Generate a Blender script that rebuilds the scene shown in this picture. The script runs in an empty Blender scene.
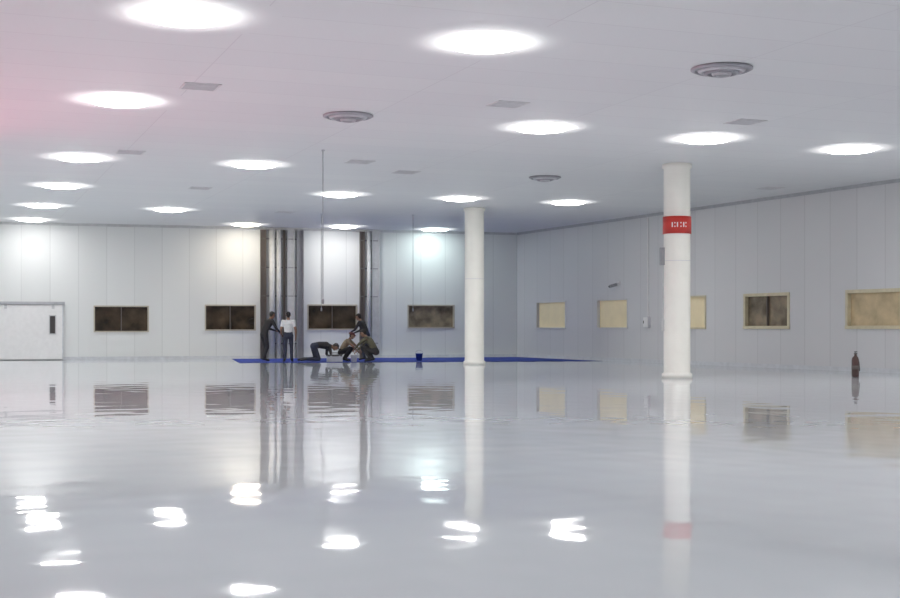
import bpy, math, random
import numpy as np
from mathutils import Vector, Matrix
random.seed(4)
S=bpy.context.scene
H=5.5; CAMH=1.28

# ------------------------------------------------------------ materials
def newmat(name):
    m=bpy.data.materials.new(name); m.use_nodes=True
    nt=m.node_tree; b=nt.nodes['Principled BSDF']
    return m,nt,b
def mat(name,col,rough=.5,metal=0,noise=.08,scale=6,emit=None,es=0,spec=.5):
    m,nt,b=newmat(name)
    tc=nt.nodes.new('ShaderNodeTexCoord'); n=nt.nodes.new('ShaderNodeTexNoise')
    n.inputs['Scale'].default_value=scale; n.inputs['Detail'].default_value=4
    nt.links.new(tc.outputs['Object'],n.inputs['Vector'])
    r=nt.nodes.new('ShaderNodeValToRGB')
    c=Vector(col)
    r.color_ramp.elements[0].position=.3; r.color_ramp.elements[1].position=.7
    r.color_ramp.elements[0].color=(*(c*(1-noise)),1); r.color_ramp.elements[1].color=(*(c*(1+noise)),1)
    nt.links.new(n.outputs['Fac'],r.inputs['Fac']); nt.links.new(r.outputs['Color'],b.inputs['Base Color'])
    b.inputs['Roughness'].default_value=rough; b.inputs['Metallic'].default_value=metal
    b.inputs['Specular IOR Level'].default_value=spec
    if emit:
        b.inputs['Emission Color'].default_value=(*emit,1); b.inputs['Emission Strength'].default_value=es
    return m

def wallmat(name,col,pitch=1.1,seam=.72):
    m,nt,b=newmat(name); N=nt.nodes.new; L=nt.links.new
    tc=N('ShaderNodeTexCoord'); sx=N('ShaderNodeSeparateXYZ'); L(tc.outputs['Object'],sx.inputs[0])
    d=N('ShaderNodeMath'); d.operation='DIVIDE'; d.inputs[1].default_value=pitch; L(sx.outputs['X'],d.inputs[0])
    f=N('ShaderNodeMath'); f.operation='FRACT'; L(d.outputs[0],f.inputs[0])
    lt=N('ShaderNodeMath'); lt.operation='LESS_THAN'; lt.inputs[1].default_value=.03; L(f.outputs[0],lt.inputs[0])
    fl=N('ShaderNodeMath'); fl.operation='FLOOR'; L(d.outputs[0],fl.inputs[0])
    wn=N('ShaderNodeTexWhiteNoise'); wn.noise_dimensions='1D'; L(fl.outputs[0],wn.inputs['W'])
    mr=N('ShaderNodeMapRange'); mr.inputs['To Min'].default_value=.955; mr.inputs['To Max'].default_value=1.0; L(wn.outputs['Value'],mr.inputs['Value'])
    mx=N('ShaderNodeMix'); mx.data_type='RGBA'; L(lt.outputs[0],mx.inputs['Factor'])
    mx.inputs['A'].default_value=(*col,1); mx.inputs['B'].default_value=(*(Vector(col)*seam),1)
    vm=N('ShaderNodeVectorMath'); vm.operation='SCALE'; L(mx.outputs['Result'],vm.inputs[0]); L(mr.outputs[0],vm.inputs['Scale'])
    L(vm.outputs[0],b.inputs['Base Color']); b.inputs['Roughness'].default_value=.45
    return m
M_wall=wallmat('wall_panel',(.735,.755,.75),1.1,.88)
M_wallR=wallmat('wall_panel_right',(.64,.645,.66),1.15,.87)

def ceilmat():
    m,nt,b=newmat('ceiling_panels'); N=nt.nodes.new; L=nt.links.new
    tc=N('ShaderNodeTexCoord'); mp=N('ShaderNodeMapping'); mp.inputs['Rotation'].default_value=(0,0,-math.radians(21))
    L(tc.outputs['Object'],mp.inputs[0]); br=N('ShaderNodeTexBrick'); L(mp.outputs[0],br.inputs['Vector'])
    br.offset=0; br.inputs['Scale'].default_value=1; br.inputs['Brick Width'].default_value=3.9; br.inputs['Row Height'].default_value=1.15
    br.inputs['Mortar Size'].default_value=.012; br.inputs['Mortar Smooth'].default_value=.3
    br.inputs['Color1'].default_value=(.79,.80,.82,1); br.inputs['Color2'].default_value=(.77,.78,.805,1); br.inputs['Mortar'].default_value=(.70,.70,.73,1)
    L(br.outputs['Color'],b.inputs['Base Color']); b.inputs['Roughness'].default_value=.6
    return m
M_ceil=ceilmat()

def floormat():
    # white-grey pigment under a clear glossy resin coat
    m,nt,b=newmat('epoxy_floor'); N=nt.nodes.new; L=nt.links.new
    nt.nodes.remove(b); out=[n for n in nt.nodes if n.type=='OUTPUT_MATERIAL'][0]
    tc=N('ShaderNodeTexCoord')
    n1=N('ShaderNodeTexNoise'); n1.inputs['Scale'].default_value=.35; n1.inputs['Detail'].default_value=3; L(tc.outputs['Object'],n1.inputs['Vector'])
    r=N('ShaderNodeValToRGB'); r.color_ramp.elements[0].position=.3; r.color_ramp.elements[1].position=.7
    r.color_ramp.elements[0].color=(.62,.665,.70,1); r.color_ramp.elements[1].color=(.67,.71,.74,1)
    L(n1.outputs['Fac'],r.inputs['Fac'])
    df=N('ShaderNodeBsdfDiffuse'); L(r.outputs['Color'],df.inputs['Color'])
    gl=N('ShaderNodeBsdfAnisotropic'); gl.inputs['Color'].default_value=(1,1,1,1); gl.inputs['Roughness'].default_value=.03
    fr=N('ShaderNodeFresnel'); fr.inputs['IOR'].default_value=1.5
    mx=N('ShaderNodeMixShader'); L(fr.outputs[0],mx.inputs[0]); L(df.outputs[0],mx.inputs[1]); L(gl.outputs[0],mx.inputs[2]); L(mx.outputs[0],out.inputs[0])
    return m
M_floor=floormat()
M_pillar=mat('pillar_paint',(.86,.85,.79),.3,0,.03,2)
M_red=mat('red_sign',(.55,.04,.03),.4)
M_white=mat('white_paint',(.78,.78,.78),.4,0,.03)
M_trim=mat('grey_trim',(.42,.43,.46),.5)
M_base=mat('baseboard_grey',(.6,.62,.65),.4)
M_dark=mat('dark_grey',(.05,.045,.045),.5)
M_steel=mat('grey_steel',(.28,.28,.30),.5,.1)
M_lsteel=mat('light_steel',(.54,.55,.56),.5,0)
M_brown=mat('brown_pipe',(.12,.10,.09),.5)
M_frame=mat('window_frame_tan',(.48,.44,.36),.4)
M_gold=mat('window_frame_gold',(.60,.54,.38),.4)
M_pane1=mat('pane_dark',(.045,.032,.02),.15,0,.95,1.6)
M_pane2=mat('pane_brown',(.20,.16,.11),.2,0,.6,2.2)
M_cream=mat('pane_lit_cream',(.72,.63,.42),.4,0,.06,2,(1,.84,.55),.08)
M_tan=mat('pane_lit_tan',(.48,.38,.23),.3,0,.25,2,(1,.75,.42),.03)
M_tarp=mat('blue_tarp',(.035,.065,.34),.8,0,.25,2,spec=.2)
M_vent=mat('vent_grey',(.36,.36,.40),.5)
M_ventl=mat('vent_light',(.62,.62,.66),.5)
M_grille=mat('vent_grille_paint',(.70,.70,.72),.5)
M_blue=mat('blue_plastic',(.04,.08,.36),.35)

def lampmat(name,col,s):
    m=bpy.data.materials.new(name); m.use_nodes=True; nt=m.node_tree; nt.nodes.clear()
    e=nt.nodes.new('ShaderNodeEmission'); e.inputs['Color'].default_value=(*col,1); e.inputs['Strength'].default_value=s
    o=nt.nodes.new('ShaderNodeOutputMaterial'); nt.links.new(e.outputs[0],o.inputs[0]); return m
def halomat(name,col,r0,r1,s0,s1):
    # painted lamp halo: emission brightest beside the lamp, fading to ceiling colour
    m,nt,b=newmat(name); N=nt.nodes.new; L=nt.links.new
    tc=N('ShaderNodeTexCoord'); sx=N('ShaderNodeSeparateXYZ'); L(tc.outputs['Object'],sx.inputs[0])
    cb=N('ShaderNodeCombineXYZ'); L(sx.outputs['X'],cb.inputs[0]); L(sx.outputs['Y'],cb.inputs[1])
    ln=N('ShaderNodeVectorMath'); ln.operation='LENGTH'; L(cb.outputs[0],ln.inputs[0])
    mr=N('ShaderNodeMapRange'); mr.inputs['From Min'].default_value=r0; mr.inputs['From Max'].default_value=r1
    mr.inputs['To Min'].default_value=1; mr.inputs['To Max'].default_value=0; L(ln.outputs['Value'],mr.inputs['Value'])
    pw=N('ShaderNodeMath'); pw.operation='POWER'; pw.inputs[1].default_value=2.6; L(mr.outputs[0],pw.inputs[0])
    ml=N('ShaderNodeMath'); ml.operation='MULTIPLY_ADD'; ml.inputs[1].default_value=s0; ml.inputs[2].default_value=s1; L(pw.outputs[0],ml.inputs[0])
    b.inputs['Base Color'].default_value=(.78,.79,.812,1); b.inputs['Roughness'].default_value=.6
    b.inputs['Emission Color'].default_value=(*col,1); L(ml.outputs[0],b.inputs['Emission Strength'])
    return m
LS=25.5
M_lamp=lampmat('lamp_diffuser',(1,.985,.97),LS)
M_lampW=lampmat('lamp_diffuser_warm',(1,.90,.74),LS)
M_lampC=lampmat('lamp_diffuser_cool',(.84,1,.98),LS*.8)
M_halo=halomat('lamp_painted_halo',(1,.99,.97),.5,1.3,1.2,0)

# ------------------------------------------------------------ mesh builder
class MB:
    def __init__(s): s.v=[];s.f=[];s.m=[];s.mats=[];s.sm=[]
    def mi(s,m):
        if m not in s.mats: s.mats.append(m)
        return s.mats.index(m)
    def add(s,vs,fs,m,smooth=False):
        o=len(s.v); s.v+= [tuple(v) for v in vs]; k=s.mi(m)
        for f in fs: s.f.append([i+o for i in f]); s.m.append(k); s.sm.append(smooth)
    def box(s,x0,x1,y0,y1,z0,z1,m):
        vs=[(x,y,z) for x in(x0,x1) for y in(y0,y1) for z in(z0,z1)]
        s.add(vs,[(0,1,3,2),(4,6,7,5),(0,4,5,1),(2,3,7,6),(0,2,6,4),(1,5,7,3)],m)
    def lathe(s,prof,m,c=(0,0,0),n=32,smooth=True,caps=True):
        vs=[];fs=[]
        for r,z in prof:
            for i in range(n):
                a=2*math.pi*i/n; vs.append((c[0]+r*math.cos(a),c[1]+r*math.sin(a),c[2]+z))
        for j in range(len(prof)-1):
            for i in range(n):
                k=(i+1)%n; fs.append((j*n+i,j*n+k,(j+1)*n+k,(j+1)*n+i))
        if caps:
            fs.append(tuple(range(n))[::-1]); fs.append(tuple((len(prof)-1)*n+i for i in range(n)))
        s.add(vs,fs,m,smooth)
    def cap(s,p0,p1,r0,r1,m,w=None,f=1,n=14,h=4):
        vs,fs=capsule(p0,p1,r0,r1,w,f,n,h); s.add(vs,fs,m,True)
    def obj(s,name,M=None,parent=None):
        me=bpy.data.meshes.new(name); me.from_pydata(s.v,[],s.f)
        for m in s.mats: me.materials.append(m)
        me.polygons.foreach_set('material_index',s.m); me.polygons.foreach_set('use_smooth',s.sm); me.update()
        o=bpy.data.objects.new(name,me); S.collection.objects.link(o)
        if M is not None: o.matrix_world=M
        if parent: o.parent=parent
        return o
def capsule(p0,p1,r0,r1,w=None,f=1,n=14,h=4):
    p0=Vector(p0);p1=Vector(p1);d=p1-p0
    d=d.normalized() if d.length>1e-6 else Vector((0,0,1))
    a=Vector((1,0,0)) if abs(d.x)<.8 else Vector((0,1,0))
    x=d.cross(a).normalized(); y=d.cross(x)
    W=Vector(w).normalized() if w is not None else None
    def off(o):
        if W is not None: o=o+W*(o.dot(W)*(f-1))
        return o
    vs=[p0+off(-d*r0)];rings=[]
    for c,r,s0 in((p0,r0,-1),(p1,r1,1)):
        rng=range(1,h+1) if s0<0 else range(0,h)
        for j in rng:
            t=(-90+90*j/h) if s0<0 else 90*j/h
            t=math.radians(t); ring=[]
            for i in range(n):
                A=2*math.pi*i/n
                o=(x*math.cos(A)+y*math.sin(A))*math.cos(t)*r+d*math.sin(t)*r
                ring.append(len(vs)); vs.append(c+off(o))
            rings.append(ring)
    vs.append(p1+off(d*r1)); last=len(vs)-1; fs=[]
    for i in range(n):
        k=(i+1)%n; fs.append((0,rings[0][k],rings[0][i])); fs.append((last,rings[-1][i],rings[-1][k]))
        for j in range(len(rings)-1): fs.append((rings[j][i],rings[j][k],rings[j+1][k],rings[j+1][i]))
    return vs,fs

def frame(ox,oy,dx,dy,z=0):
    l=math.hypot(dx,dy);dx/=l;dy/=l
    return Matrix(((dx,-dy,0,ox),(dy,dx,0,oy),(0,0,1,z),(0,0,0,1)))
# room corners (metres)
CX,CY=2.98,57.70
FB=frame(CX,CY,-.9603,-.279)                       # back wall, x grows to the left
RL=72.0
FR=frame(CX+.4214*RL,CY-.9069*RL,-.4214,.9069)     # right wall, x grows towards the far corner
LB=32.0
lx,ly=CX-.9603*LB,CY-.279*LB
LL=62.0
FL=frame(lx,ly,.4214,-.9069)
e1=Vector((lx+.4214*LL,ly-.9069*LL)); e2=Vector((CX+.4214*RL,CY-.9069*RL))
FF=frame(e1.x,e1.y,e2.x-e1.x,e2.y-e1.y); FLen=(e2-e1).length

def corners():
    c=[(CX,CY),(lx,ly),(e1.x,e1.y),(e2.x,e2.y)]
    mx=sum(p[0] for p in c)/4; my=sum(p[1] for p in c)/4
    return [(mx+(x-mx)*1.012,my+(y-my)*1.012) for x,y in c]
def slab(name,z0,z1,m):
    c=corners()
    b=MB(); vs=[(x,y,z0) for x,y in c]+[(x,y,z1) for x,y in c]
    b.add(vs,[(0,3,2,1)[::-1],(4,5,6,7),(0,1,5,4),(1,2,6,5),(2,3,7,6),(3,0,4,7)],m)
    return b.obj(name)
slab('ceiling',H,H+.2,M_ceil)
def floor_mesh():
    # hand-poured epoxy: real, sub-millimetre undulations
    rng=np.random.default_rng(11)
    c=[np.array(p) for p in corners()]
    nu,nv=520,580
    u=np.linspace(0,1,nu)[None,:,None]; v=np.linspace(0,1,nv)[:,None,None]
    P=(c[0]*(1-u)+c[1]*u)*(1-v)+(c[3]*(1-u)+c[2]*u)*v
    X=P[...,0];Y=P[...,1]; Z=np.zeros_like(X)
    K=60
    for k in range(K):
        lam=math.exp(rng.uniform(math.log(.40),math.log(1.4))); a=rng.uniform(0,2*math.pi); ph=rng.uniform(0,2*math.pi)
        sl=.0042/math.sqrt(K)*math.sqrt(2)
        Z+=sl*lam/(2*math.pi)*np.sin(2*math.pi/lam*(X*math.cos(a)+Y*math.sin(a))+ph)
    Z=Z-Z.max()
    co=np.stack([X,Y,Z],-1).reshape(-1,3)
    i=np.arange(nu-1)[None,:]; j=np.arange(nv-1)[:,None]; a=(j*nu+i).ravel()
    q=np.stack([a,a+1,a+nu+1,a+nu],1)
    top=len(co)
    cc=corners(); bot=[(x,y,-.2) for x,y in cc]
    verts=co.tolist()+bot; faces=q.tolist()
    t0,t1,t2,t3=0,nu-1,(nv-1)*nu+nu-1,(nv-1)*nu
    b0,b1,b2,b3=top,top+1,top+2,top+3
    faces+= [[b0,b3,b2,b1],[t0,t1,b1,b0],[t1,t2,b2,b1],[t2,t3,b3,b2],[t3,t0,b0,b3]]
    me=bpy.data.meshes.new('floor'); me.from_pydata(verts,[],faces); me.materials.append(M_floor)
    n=len(faces); sm=[True]*(n-5)+[False]*5; me.polygons.foreach_set('use_smooth',sm); me.update()
    o=bpy.data.objects.new('floor',me); S.collection.objects.link(o)
    if me.polygons[1000].normal.z<0: me.flip_normals()
floor_mesh()

def wall(name,F,L,ops,m):
    b=MB(); x=-.2
    for (a,c,z0,z1) in sorted(ops):
        b.box(x,a,-.2,0,0,H,m)
        if z0>0: b.box(a,c,-.2,0,0,z0,m)
        b.box(a,c,-.2,0,z1,H,m); x=c
    b.box(x,L+.2,-.2,0,0,H,m); return b.obj(name,F)
zb0,zb1=1.20,2.22
bw=[(2.93,4.99,1.30,2.26),(7.27,9.37,zb0+.03,2.25),(11.61,13.66,zb0,zb1),(15.98,18.1,1.14,2.16)]
rw=[(1.83,4.3),(6.8,9.0),(11.7,13.95),(16.1,18.35),(20.95,23.2)]
zr0,zr1=1.28,2.38
rops=[(RL-c,RL-a,zr0,zr1) for a,c in rw]
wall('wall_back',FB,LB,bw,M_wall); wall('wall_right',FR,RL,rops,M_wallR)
wall('wall_left',FL,LL,[],M_wall); wall('wall_front',FF,FLen,[],M_wall)

wi=[0]
def window(F,a,c,z0,z1,mf,mp,mull=0,ft=.07):
    wi[0]+=1; b=MB()
    b.box(a-.03,c+.03,-.14,.03,z1-ft+.03,z1+.03,mf); b.box(a-.03,c+.03,-.14,.05,z0-.03,z0+ft-.03,mf)
    b.box(a-.03,a+ft-.03,-.14,.03,z0,z1,mf); b.box(c-ft+.03,c+.03,-.14,.03,z0,z1,mf)
    b.box(a,c,-.13,-.10,z0,z1,mp)
    for k in range(mull):
        x=a+(c-a)*(k+1)/(mull+1); b.box(x-.015,x+.015,-.1,-.02,z0,z1,M_brown)
    b.obj('window_%d'%wi[0],F)
for i,(a,c,z0,z1) in enumerate(bw):
    window(FB,a,c,z0,z1,M_frame,M_pane2 if i==0 else M_pane1,1 if i else 0,.05)
for i,(a,c,z0,z1) in enumerate(sorted(rops,reverse=True)):
    mp=[M_cream,M_cream,M_cream,M_pane2,M_tan][i]
    window(FR,a,c,z0,z1,[M_wallR,M_wallR,M_gold,M_gold,M_gold][i],mp,1 if i in(3,) else 0,.10 if i>=3 else .05)

# baseboards and ceiling trims
for n,F,L in(('back',FB,LB),('right',FR,RL),('left',FL,LL),('front',FF,FLen)):
    b=MB(); b.box(.03,L-.03,0,.03,-.003,.12,M_base)
    b.obj('baseboard_'+n,F)
    b=MB(); b.box(.06,L-.06,0,.05,H-.10,H,M_trim if n=='right' else M_lsteel)
    b.obj('trim_'+str(['back','right','left','front'].index(n)+1),F)

# sliding door, far left of back wall
b=MB()
b.box(19.35,21.9,.05,.12,.03,2.2,M_white)
b.box(19.25,22.6,.02,.16,2.22,2.33,M_trim)
for x in(19.7,21.5): b.box(x-.05,x+.05,.12,.16,2.05,2.24,M_lsteel)
b.box(19.30,19.35,.03,.13,0,2.22,M_base); b.box(21.9,21.95,.03,.13,0,2.22,M_base)
b.box(19.62,19.82,.12,.15,1.06,1.76,M_dark); b.box(19.58,19.86,.12,.13,1.02,1.80,M_lsteel)
b.obj('door_1',FB)

# pipe / duct risers on the back wall
def riser(name,items):
    b=MB(); T=H-.10
    for kind,x,w,dp,m in items:
        if kind=='p': b.lathe([(w/2,.0),(w/2,T)],m,(x,.08+w/2,0),20)
        else:
            b.box(x-w/2,x+w/2,0.04,.04+dp*.25,0,T,m)
            b.box(x-w/2,x-w/2+.03,.04+dp*.25,dp,0,T,m); b.box(x+w/2-.03,x+w/2,.04+dp*.25,dp,0,T,m)
    xs=[i[1] for i in items]
    for z in(.6,2.6,3.8,5.0): b.box(min(xs)-.1,max(xs)+.1,.035,.09,z,z+.05,M_steel)
    b.obj(name,FB)
riser('pipe_riser',[('c',11.28,.24,.2,M_brown),('p',10.92,.24,0,M_lsteel),('p',10.64,.2,0,M_lsteel),('c',10.40,.10,.2,M_brown),('c',10.12,.30,.16,M_lsteel),('c',9.72,.28,.2,M_steel)])
riser('pipe_riser',[('c',7.05,.2,.2,M_brown),('p',6.77,.16,0,M_lsteel),('c',6.45,.34,.14,M_lsteel)])

# ------------------------------------------------------------ pillars
def pillar(x,y,sign=False):
    b=MB(); r=.34
    b.lathe([(r+.05,-.003),(r+.05,.10),(r+.01,.13),(r,.14),(r,H-.12),(r+.04,H-.10),(r+.04,H)],M_pillar,(0,0,0),40)
    for z in(3.0,): b.lathe([(r+.003,z),(r+.003,z+.012)],M_ventl,(0,0,0),40)
    if sign:
        b.lathe([(r+.01,3.70),(r+.025,3.70),(r+.025,4.14),(r+.01,4.14)],M_red,(0,0,0),40)
        R=r+.033
        for k,a in enumerate([-.5,-.32,-.14,.1,.3,.48]):
            A=-math.pi/2+a
            for dz,h in((3.86,.03),(3.95,.03)) if k%2 else ((3.86,.12),):
                vs=[]
                for q in(-.04,.04):
                    for z in(dz,dz+h):
                        for rr in(r+.02,R): vs.append((rr*math.cos(A+q),rr*math.sin(A+q),z))
                b.add(vs,[(0,1,3,2),(4,6,7,5),(0,4,5,1),(2,3,7,6),(0,2,6,4),(1,5,7,3)],M_white)
        b.box(-r-.10,-r+.04,-.08,.08,2.9,3.35,M_steel)
        b.box(-r-.07,-r+.04,-.05,.05,1.2,1.5,M_lsteel)
        b.box(-r-.03,-r+.02,-.02,.02,1.5,2.9,M_lsteel)
    return b.obj('round_pillar',Matrix.Translation((x,y,0)))
pillar(.86,45.8); pillar(5.85,33.5,True)

# ------------------------------------------------------------ lamps
def lamp(x,y,m=M_lamp):
    b=MB()
    b.lathe([(1.3,-.002),(1.0,-.006),(.75,-.010),(.50,-.016)],M_halo,(0,0,0),48,False,False)  # flat glowing ring imitating the halo around the lamp
    b.lathe([(.56,-.012),(.56,-.04),(.50,-.065),(.36,-.085),(.16,-.095),(.01,-.097)],m,(0,0,0),32)
    b.obj('ceiling_lamp',Matrix.Translation((x,y,H)))
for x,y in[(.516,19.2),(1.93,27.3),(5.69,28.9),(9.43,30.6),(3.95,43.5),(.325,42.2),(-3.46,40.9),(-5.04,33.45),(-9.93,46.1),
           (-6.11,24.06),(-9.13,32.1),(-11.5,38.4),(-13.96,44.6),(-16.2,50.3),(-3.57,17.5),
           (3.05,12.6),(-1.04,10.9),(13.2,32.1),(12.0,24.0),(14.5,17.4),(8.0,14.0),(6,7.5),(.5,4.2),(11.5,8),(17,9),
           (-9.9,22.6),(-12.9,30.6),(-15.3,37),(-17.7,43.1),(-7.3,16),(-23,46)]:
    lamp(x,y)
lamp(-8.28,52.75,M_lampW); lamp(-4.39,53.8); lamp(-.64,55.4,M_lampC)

def round_diffuser(x,y,r=.46):
    b=MB()
    for k,(ri,m) in enumerate([(r,M_vent),(r*.76,M_ventl),(r*.54,M_vent),(r*.32,M_ventl)]):
        z=-.03-.025*k
        vs=[];fs=[];n=32
        for rr,zz in((ri,z+.02),(ri,z),(ri*.86,z-.03),(ri*.84,z+.02)):
            for i in range(n):
                a=2*math.pi*i/n; vs.append((rr*math.cos(a),rr*math.sin(a),zz))
        for j in range(3):
            for i in range(n):
                q=(i+1)%n; fs.append((j*n+i,j*n+q,(j+1)*n+q,(j+1)*n+i))
        b.add(vs,fs,m,True)
    b.lathe([(r*.95,0),(r*.95,-.02)],M_vent,(0,0,0),32); b.lathe([(r*.18,-.02),(r*.18,-.12)],M_vent,(0,0,0),24)
    b.obj('ceiling_air_diffuser',Matrix.Translation((x,y,H)))
round_diffuser(-2.02,25.76,.5); round_diffuser(4.41,21.1,.5); round_diffuser(2.65,36.3,.45)
def square_vent(x,y,s=.32):
    b=MB()
    b.box(-s,s,-s,-s+.04,-.012,0,M_grille); b.box(-s,s,s-.04,s,-.012,0,M_grille); b.box(-s,-s+.04,-s,s,-.012,0,M_grille); b.box(s-.04,s,-s,s,-.012,0,M_grille)
    b.box(-s+.04,s-.04,-s+.04,s-.04,-.003,0,M_ventl)
    for k in range(7):
        q=-s+.08+k*(2*s-.16)/6; b.box(-s+.04,s-.04,q-.012,q+.012,-.01,-.002,M_grille)
    b.obj('ceiling_vent_grille',Matrix.Translation((x,y,H))@Matrix.Rotation(math.radians(21),4,'Z'))
for p in[(1.09,24.5),(-1.19,35.2),(-7.54,39.2),(-6,47.3),(-4.36,22.7),(-7.67,31.2),(-2.29,33),(6.04,26.6),(9.65,39.2)]: square_vent(*p)

# hanging cables
def cable(x,y,z0,r=.009,m=M_steel):
    b=MB(); b.lathe([(r,z0+.12),(r,H)],m,(0,0,0),8); b.lathe([(.02,z0),(.03,z0+.02),(.03,z0+.09),(.012,z0+.13)],M_steel,(0,0,0),12)
    b.lathe([(.04,H-.03),(.04,H)],M_ventl,(0,0,0),12)
    b.obj('hanging_cable',Matrix.Translation((x,y,0)))
cable(-3.01,30.8,1.85); cable(-1.38,48.5,1.9,.010); cable(-4.75,48.0,1.9,.010)

# ------------------------------------------------------------ tarp
def tarp():
    A=[Vector(p) for p in((-7.7,47.6),(5.9,50.4),(3.0,57.1),(-9.0,53.7))]
    b=MB(); nx,ny=80,30; vs=[];fs=[]
    for j in range(ny+1):
        for i in range(nx+1):
            u=i/nx;v=j/ny
            p=(A[0]*(1-u)+A[1]*u)*(1-v)+(A[3]*(1-u)+A[2]*u)*v
            e=.12*math.sin(u*23)*(1-v)
            vs.append((p.x,p.y+e,.004+.002*math.sin(p.x*5+p.y*2)))
    for j in range(ny):
        for i in range(nx):
            a=j*(nx+1)+i; fs.append((a,a+1,a+nx+2,a+nx+1))
    b.add(vs,fs,M_tarp,True)
    o=b.obj('blue_tarpaulin'); s=o.modifiers.new('s','SOLIDIFY'); s.thickness=.003; s.offset=1
tarp()
TZ=.010
# ------------------------------------------------------------ people
SK=mat('skin',(.30,.17,.11),.5); HAIR=mat('hair',(.02,.015,.012),.6); EYE=mat('eye',(.02,.02,.02),.2); LIP=mat('lips',(.25,.08,.07),.5)
SHOE=mat('shoe',(.03,.03,.03),.5)
def cloth(n,c): return mat(n,c,.85,0,.12,8)
def lerp(a,b,t): return Vector(a)*(1-t)+Vector(b)*t
def person(name,P,loc,yaw,shirt,pants,sleeve_long=False,cap=None,sc=1.04):
    V=Vector; pr=[]  # (p0,p1,r0,r1,w,f,mat)
    def A(p0,p1,r0,r1,m,w=None,f=1): pr.append((V(p0),V(p1),r0,r1,V(w).normalized() if w is not None else None,f,m))
    pel,wai,che,nec=V(P['pelvis']),V(P['waist']),V(P['chest']),V(P['neck'])
    X=V((1,0,0))
    A(pel,lerp(pel,wai,.6),.115,.105,pants,X,1.45)
    A(lerp(pel,wai,.75),wai,.108,.105,shirt,X,1.36); A(wai,che,.105,.125,shirt,X,1.42)
    A(che,lerp(che,nec,.6),.12,.075,shirt,X,1.55)
    hc=V(P['head']); up=V(P['hup']).normalized(); fw=V(P['hfw']).normalized(); side=fw.cross(up).normalized()
    A(nec,hc-up*.05-fw*.01,.055,.052,SK)
    A(hc-up*.055+fw*.025,hc+up*.035,.058,.083,SK,side,.93)
    A(hc+up*.035-fw*.012,hc+up*.03+fw*.02,.084,.08,SK,side,.92)
    A(hc-up*.085+fw*.055,hc-up*.08+fw*.05,.025,.025,SK)
    A(hc+fw*.098+up*.012,hc+fw*.115-up*.022,.009,.014,SK)
    for s in(-1,1): A(hc+side*s*.082+up*.012,hc+side*s*.083-up*.022,.014,.010,SK,fw,1.2)
    hm=cap or HAIR
    A(hc+up*.05-fw*.022,hc+up*.058+fw*.012,.088,.078,hm,side,.95)
    A(hc+up*.01-fw*.045,hc-up*.03-fw*.045,.066,.052,HAIR,side,1.05)
    if cap: A(hc+up*.06+fw*.06,hc+up*.052+fw*.14,.02,.012,cap,side,3.2)
    MBp=MB(); extra=[]
    for s,sd in((-1,'l'),(1,'r')):
        sh,el,wr=V(P['sh_'+sd]),V(P['el_'+sd]),V(P['wr_'+sd])
        A(lerp(che,nec,.45),sh,.07,.065,shirt)
        A(sh,lerp(sh,el,.55),.062,.053,shirt)
        A(lerp(sh,el,.55),el,.050,.043,shirt if sleeve_long else SK)
        A(el,wr,.043,.028,shirt if sleeve_long else SK)
        d=V(P.get('hd_'+sd,(wr-el))).normalized(); n=V(P.get('pn_'+sd,(-s,0,0))); n=(n-d*n.dot(d)).normalized(); t=d.cross(n).normalized()
        if t.dot(V(P.get('th_'+sd,(0,1,0))))<0: t=-t
        A(wr,wr+d*.03,.026,.024,SK,t,1.25); A(wr+d*.035,wr+d*.075,.019,.02,SK,t,1.9)
        for i in range(4):
            Ln=[.068,.078,.072,.056][i]; b0=wr+d*.07+t*(.031-.0205*i)
            c1=b0+d*Ln*.5+n*Ln*.1; c2=c1+(d*.8+n*.55)*Ln*.33; c3=c2+(d*.5+n*.8)*Ln*.27
            extra+= [(b0,c1,.0095,.0088),(c1,c2,.0088,.008),(c2,c3,.008,.0068)]
        t0=wr+d*.025+t*.028; t1=t0+(t*.75+d*.6+n*.2)*.035; t2=t1+(t*.25+d*.9+n*.3)*.032
        extra+= [(t0,t1,.013,.0105),(t1,t2,.0105,.0085)]
        hp,kn,an,to=V(P['hip_'+sd]),V(P['kn_'+sd]),V(P['an_'+sd]),V(P['to_'+sd])
        A(hp,kn,.092,.062,pants); A(kn,lerp(kn,an,.35),.062,.06,pants); A(lerp(kn,an,.35),lerp(kn,an,.93),.06,.05,pants)
        dd=(to-an); hb=an-dd.normalized()*.03
        if dd.z<-.3*dd.length and abs(dd.y)>.05: hb=V((an.x,an.y-.04,an.z-.04))
        A(an,an,.048,.048,SHOE); A(hb,to,.042,.036,SHOE,X,1.15); A(an,to,.045,.034,SHOE)
    vs=[];fs=[]
    for p in pr:
        a,b_=capsule(p[0],p[1],p[2],p[3],p[4],p[5],16,5); o=len(vs); vs+= [tuple(q) for q in a]; fs+= [[i+o for i in f] for f in b_]
    me=bpy.data.meshes.new('t'); me.from_pydata(vs,[],fs); ob=bpy.data.objects.new('t',me); S.collection.objects.link(ob)
    r=ob.modifiers.new('r','REMESH'); r.mode='VOXEL'; r.voxel_size=.0115
    sm=ob.modifiers.new('s','SMOOTH'); sm.factor=.5; sm.iterations=3
    dg=bpy.context.evaluated_depsgraph_get(); em=ob.evaluated_get(dg).to_mesh()
    n=len(em.vertices); co=np.empty(n*3,'f'); em.vertices.foreach_get('co',co); co=co.reshape(-1,3)
    faces=[list(p.vertices) for p in em.polygons]
    ob.evaluated_get(dg).to_mesh_clear(); bpy.data.objects.remove(ob)
    fc=np.array([co[f].mean(0) for f in faces])
    best=np.full(len(fc),1e9); lab=np.zeros(len(fc),int); mats=[]
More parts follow.
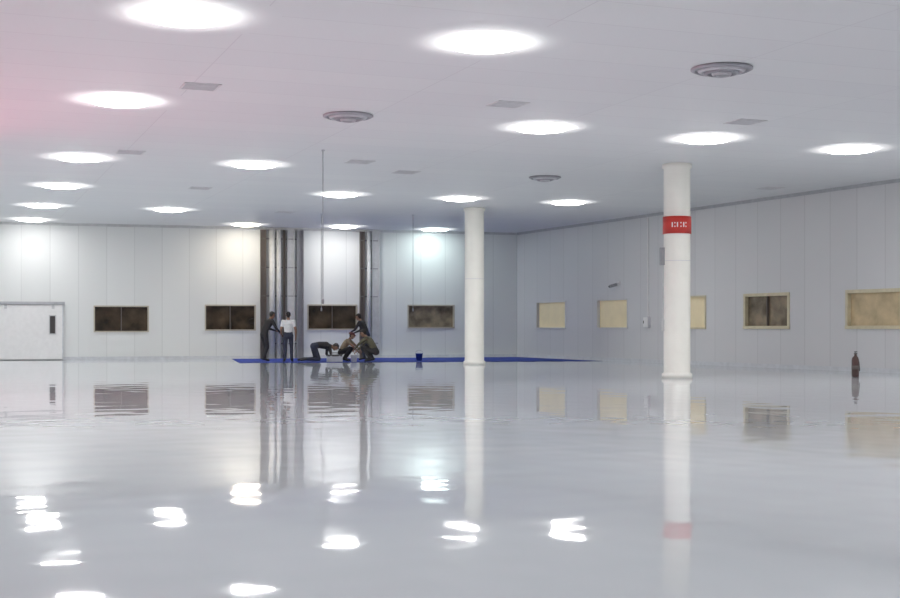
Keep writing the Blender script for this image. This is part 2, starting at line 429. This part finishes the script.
    for p in pr:
        if p[6] not in mats: mats.append(p[6])
        a=np.array(p[0]); d=np.array(p[1])-a; L2=max(d@d,1e-9); t=np.clip(((fc-a)@d)/L2,0,1)
        q=fc-(a+t[:,None]*d)
        if p[4] is not None:
            w=np.array(p[4]); c=q@w; q=q+np.outer(c*(1/p[5]-1),w)
        ds=np.linalg.norm(q,axis=1)-(p[2]+(p[3]-p[2])*t)
        k=ds<best; best[k]=ds[k]; lab[k]=mats.index(p[6])
    MBp.v=[tuple(c) for c in co]; MBp.f=faces; MBp.mats=mats; MBp.m=[int(i) for i in lab]; MBp.sm=[True]*len(faces)
    for e in extra: MBp.cap(*e,SK,n=8,h=3)
    for s in(-1,1): MBp.cap(hc+fw*.098+side*s*.03+up*.018,hc+fw*.099+side*s*.034+up*.018,.009,.009,EYE,n=8,h=3)
    MBp.cap(hc+fw*.095-side*.018-up*.052,hc+fw*.095+side*.018-up*.052,.006,.006,LIP,n=8,h=3)
    MBp.v=[(v[0]*sc,v[1]*sc,v[2]*sc) for v in MBp.v]
    zm=min(v[2] for v in MBp.v)
    return MBp.obj(name,Matrix.Translation((loc[0],loc[1],TZ-zm))@Matrix.Rotation(yaw,4,'Z'))

stand=dict(pelvis=(0,0,.93),waist=(0,.01,1.10),chest=(0,.01,1.32),neck=(0,.0,1.49),head=(0,.03,1.635),hup=(0,-.1,1),hfw=(0,1,-.1),
 sh_l=(-.19,0,1.42),el_l=(-.26,.0,1.13),wr_l=(-.22,.18,.98),pn_l=(1,0,0),sh_r=(.19,0,1.42),el_r=(.25,-.03,1.12),wr_r=(.26,.04,.86),pn_r=(-1,0,0),
 hip_l=(-.09,0,.92),kn_l=(-.11,.02,.5),an_l=(-.13,-.02,.09),to_l=(-.15,.16,.04),hip_r=(.09,0,.92),kn_r=(.11,.04,.5),an_r=(.12,.02,.09),to_r=(.15,.2,.04))
lean=dict(pelvis=(0,-.05,.92),waist=(0,.0,1.08),chest=(0,.12,1.27),neck=(0,.2,1.42),head=(0,.27,1.55),hup=(0,.2,1),hfw=(0,1,-.35),
 sh_l=(-.19,.15,1.36),el_l=(-.24,.3,1.10),wr_l=(-.12,.5,1.02),pn_l=(0,0,-1),th_l=(1,0,0),sh_r=(.19,.15,1.36),el_r=(.24,.3,1.08),wr_r=(.12,.5,.98),pn_r=(0,0,-1),th_r=(-1,0,0),
 hip_l=(-.09,-.05,.9),kn_l=(-.12,.06,.49),an_l=(-.13,-.02,.09),to_l=(-.15,.16,.04),hip_r=(.09,-.05,.9),kn_r=(.12,.0,.48),an_r=(.13,-.15,.09),to_r=(.15,.04,.04))
squat=dict(pelvis=(0,-.14,.33),waist=(0,-.06,.49),chest=(0,.08,.68),neck=(0,.2,.82),head=(0,.29,.94),hup=(0,.3,1),hfw=(0,1,-.4),
 sh_l=(-.19,.15,.77),el_l=(-.26,.36,.58),wr_l=(-.12,.55,.42),pn_l=(0,0,-1),th_l=(1,0,0),sh_r=(.19,.15,.77),el_r=(.26,.38,.56),wr_r=(.1,.55,.36),pn_r=(0,0,-1),th_r=(-1,0,0),
 hip_l=(-.1,-.14,.32),kn_l=(-.2,.25,.48),an_l=(-.15,-.02,.09),to_l=(-.18,.16,.04),hip_r=(.1,-.14,.32),kn_r=(.2,.25,.5),an_r=(.15,-.0,.09),to_r=(.18,.18,.04))
fours=dict(pelvis=(0,-.1,.48),waist=(0,.07,.52),chest=(0,.3,.50),neck=(0,.47,.48),head=(0,.60,.45),hup=(0,.8,.6),hfw=(0,.6,-.8),
 sh_l=(-.19,.38,.46),el_l=(-.27,.36,.22),wr_l=(-.2,.52,.04),hd_l=(0,1,-.05),pn_l=(0,0,-1),th_l=(1,0,0),sh_r=(.19,.38,.46),el_r=(.25,.42,.2),wr_r=(.2,.62,.04),hd_r=(0,1,-.05),pn_r=(0,0,-1),th_r=(-1,0,0),
 hip_l=(-.1,-.1,.46),kn_l=(-.12,-.02,.07),an_l=(-.12,-.44,.07),to_l=(-.12,-.58,.04),hip_r=(.1,-.1,.46),kn_r=(.14,.05,.07),an_r=(.13,-.37,.07),to_r=(.13,-.52,.04))
C_w=cloth('shirt_white',(.75,.75,.75)); C_n=cloth('navy',(.04,.045,.07)); C_k=cloth('khaki',(.30,.24,.16)); C_d=cloth('charcoal',(.035,.033,.035)); C_g=cloth('olive',(.12,.11,.07)); C_m=cloth('maroon',(.12,.04,.04))
CAPW=mat('cap_dark',(.06,.05,.05),.7)
person('standing_worker',stand,(-6.08,48.9),math.radians(12),C_w,C_n,sc=1.07)
person('standing_worker',lean,(-7.1,50.0),math.radians(-50),C_d,C_d,True,sc=1.14)
person('kneeling_worker',fours,(-5.05,49.3),math.radians(-75),C_d,C_n,True,CAPW,sc=1.18)
person('crouching_worker',squat,(-2.95,49.0),math.radians(75),C_g,C_d,True,sc=1.15)
person('crouching_worker',squat,(-4.05,49.9),math.radians(-100),C_k,C_d,False,C_m)
person('standing_worker',lean,(-3.35,51.4),math.radians(70),C_d,C_n,True,sc=1.1)

# tools near the workers
def bucket(x,y,m,s=1):
    b=MB(); b.lathe([(.11*s,0),(.15*s,.28*s),(.16*s,.28*s),(.16*s,.30*s),(.145*s,.30*s),(.11*s,.03*s)],m,(0,0,0),24)
    pts=[Vector((.155*s*math.cos(a),.0,.29*s+.14*s*math.sin(a))) for a in[math.pi*i/10 for i in range(11)]]
    for p,q in zip(pts,pts[1:]): b.cap(p,q,.006,.006,M_steel,n=6,h=2)
    b.obj('plastic_bucket',Matrix.Translation((x,y,TZ)))
bucket(-1.2,50.6,M_blue,.95); bucket(-3.6,48.75,M_white,.9)
def toolbox(x,y,yaw,m):
    b=MB(); b.box(-.28,.28,-.13,.13,0,.2,m)
    b.add([(-.28,-.13,.2),(.28,-.13,.2),(.28,.13,.2),(-.28,.13,.2),(-.26,-.07,.27),(.26,-.07,.27),(.26,.07,.27),(-.26,.07,.27)],[(0,1,5,4),(1,2,6,5),(2,3,7,6),(3,0,4,7),(4,5,6,7)],M_dark)
    for x_ in(-.1,.1): b.box(x_-.012,x_+.012,-.012,.012,.27,.33,M_steel)
    b.box(-.112,.112,-.015,.015,.32,.345,M_dark)
    for x_ in(-.16,.16): b.box(x_-.03,x_+.03,-.14,-.13,.15,.22,M_lsteel)
    b.obj('toolbox',Matrix.Translation((x,y,TZ))@Matrix.Rotation(yaw,4,'Z'))
toolbox(-4.35,49.0,.3,M_lsteel)

# fire extinguisher near the right wall
def exting(x,y,s=1,m=M_dark):
    b=MB(); b.lathe([(.07,0),(.085,.01),(.085,.40),(.07,.46),(.03,.50),(.025,.54)],m,(0,0,0),24)
    b.lathe([(.087,.18),(.087,.27)],M_brown,(0,0,0),24)
    b.box(-.02,.02,-.09,.05,.54,.57,M_dark); b.box(-.02,.02,-.10,.02,.59,.61,M_dark); b.box(-.015,.015,-.01,.02,.54,.61,M_steel)
    pts=[(0,.03,.55),(.06,.12,.52),(.12,.12,.35),(.13,.10,.15)]
    for p,q in zip(pts,pts[1:]): b.cap(p,q,.016,.016,M_dark,n=8)
    b.obj('fire_extinguisher',Matrix.Translation((x,y,0))@Matrix.Scale(s,4))
M_brd=mat('extinguisher_brown',(.075,.04,.035),.4)
exting(10.6,34.0,1.1,M_brd)

# wall devices on right wall
def wallcam(d,z):
    b=MB(); x=RL-d; b.box(x-.06,x+.06,0.005,.03,z-.08,z+.08,M_white); b.cap((x,.03,z),(x,.18,z-.03),.02,.02,M_lsteel,n=8); b.cap((x-.02,.16,z-.05),(x+.02,.4,z-.12),.06,.06,M_steel,n=14); b.cap((x+.02,.40,z-.12),(x+.021,.43,z-.13),.04,.04,M_dark,n=12)
    b.obj('security_camera',FR)
wallcam(8.4,3.0)
def cbox(d):
    b=MB(); x=RL-d; b.box(x-.16,x+.16,0,.12,1.3,1.7,M_ventl); b.box(x-.14,x+.14,.12,.135,1.32,1.68,M_white); b.box(x+.09,x+.12,.135,.15,1.45,1.55,M_dark); b.box(x-.02,x+.02,0,.04,1.7,H-.1,M_white)
    b.obj('wall_control_box',FR)
cbox(10.4)

# unseen pink source and housing, added on the left wall to tint the ceiling
b=MB(); x0=24.5
b.box(x0-.06,x0+.06,0,.25,3.1,3.2,M_steel); b.box(x0-.25,x0+.25,.22,.4,3.0,3.3,M_dark); b.box(x0-.22,x0+.22,.24,.38,3.3,3.31,lampmat('added_pink_lens',(1,.3,.45),3))
fl=b.obj('added_pink_source',FL)
ld=bpy.data.lights.new('added_pink_wash','SPOT'); ld.color=(1,.14,.28); ld.energy=3300; ld.spot_size=math.radians(112); ld.spot_blend=1; ld.shadow_soft_size=.2
lo=bpy.data.objects.new('added_pink_wash',ld); S.collection.objects.link(lo)
p=FL@Vector((x0,.35,3.45)); lo.location=p
lo.rotation_euler=(Vector((-10.8,22.6,5.7))-p).to_track_quat('-Z','Y').to_euler()

w=bpy.data.worlds.new('World'); S.world=w; w.use_nodes=True; w.node_tree.nodes['Background'].inputs[0].default_value=(.6,.65,.7,1); w.node_tree.nodes['Background'].inputs[1].default_value=.3
S.view_settings.view_transform='Standard'
S.view_settings.exposure=0
cd=bpy.data.cameras.new('camera'); co=bpy.data.objects.new('camera',cd); S.collection.objects.link(co)
co.location=(0,0,CAMH); co.rotation_euler=(math.pi/2,0,0); cd.sensor_width=36; cd.lens=36*1300/900; cd.shift_y=29/900; cd.clip_end=300
S.camera=co
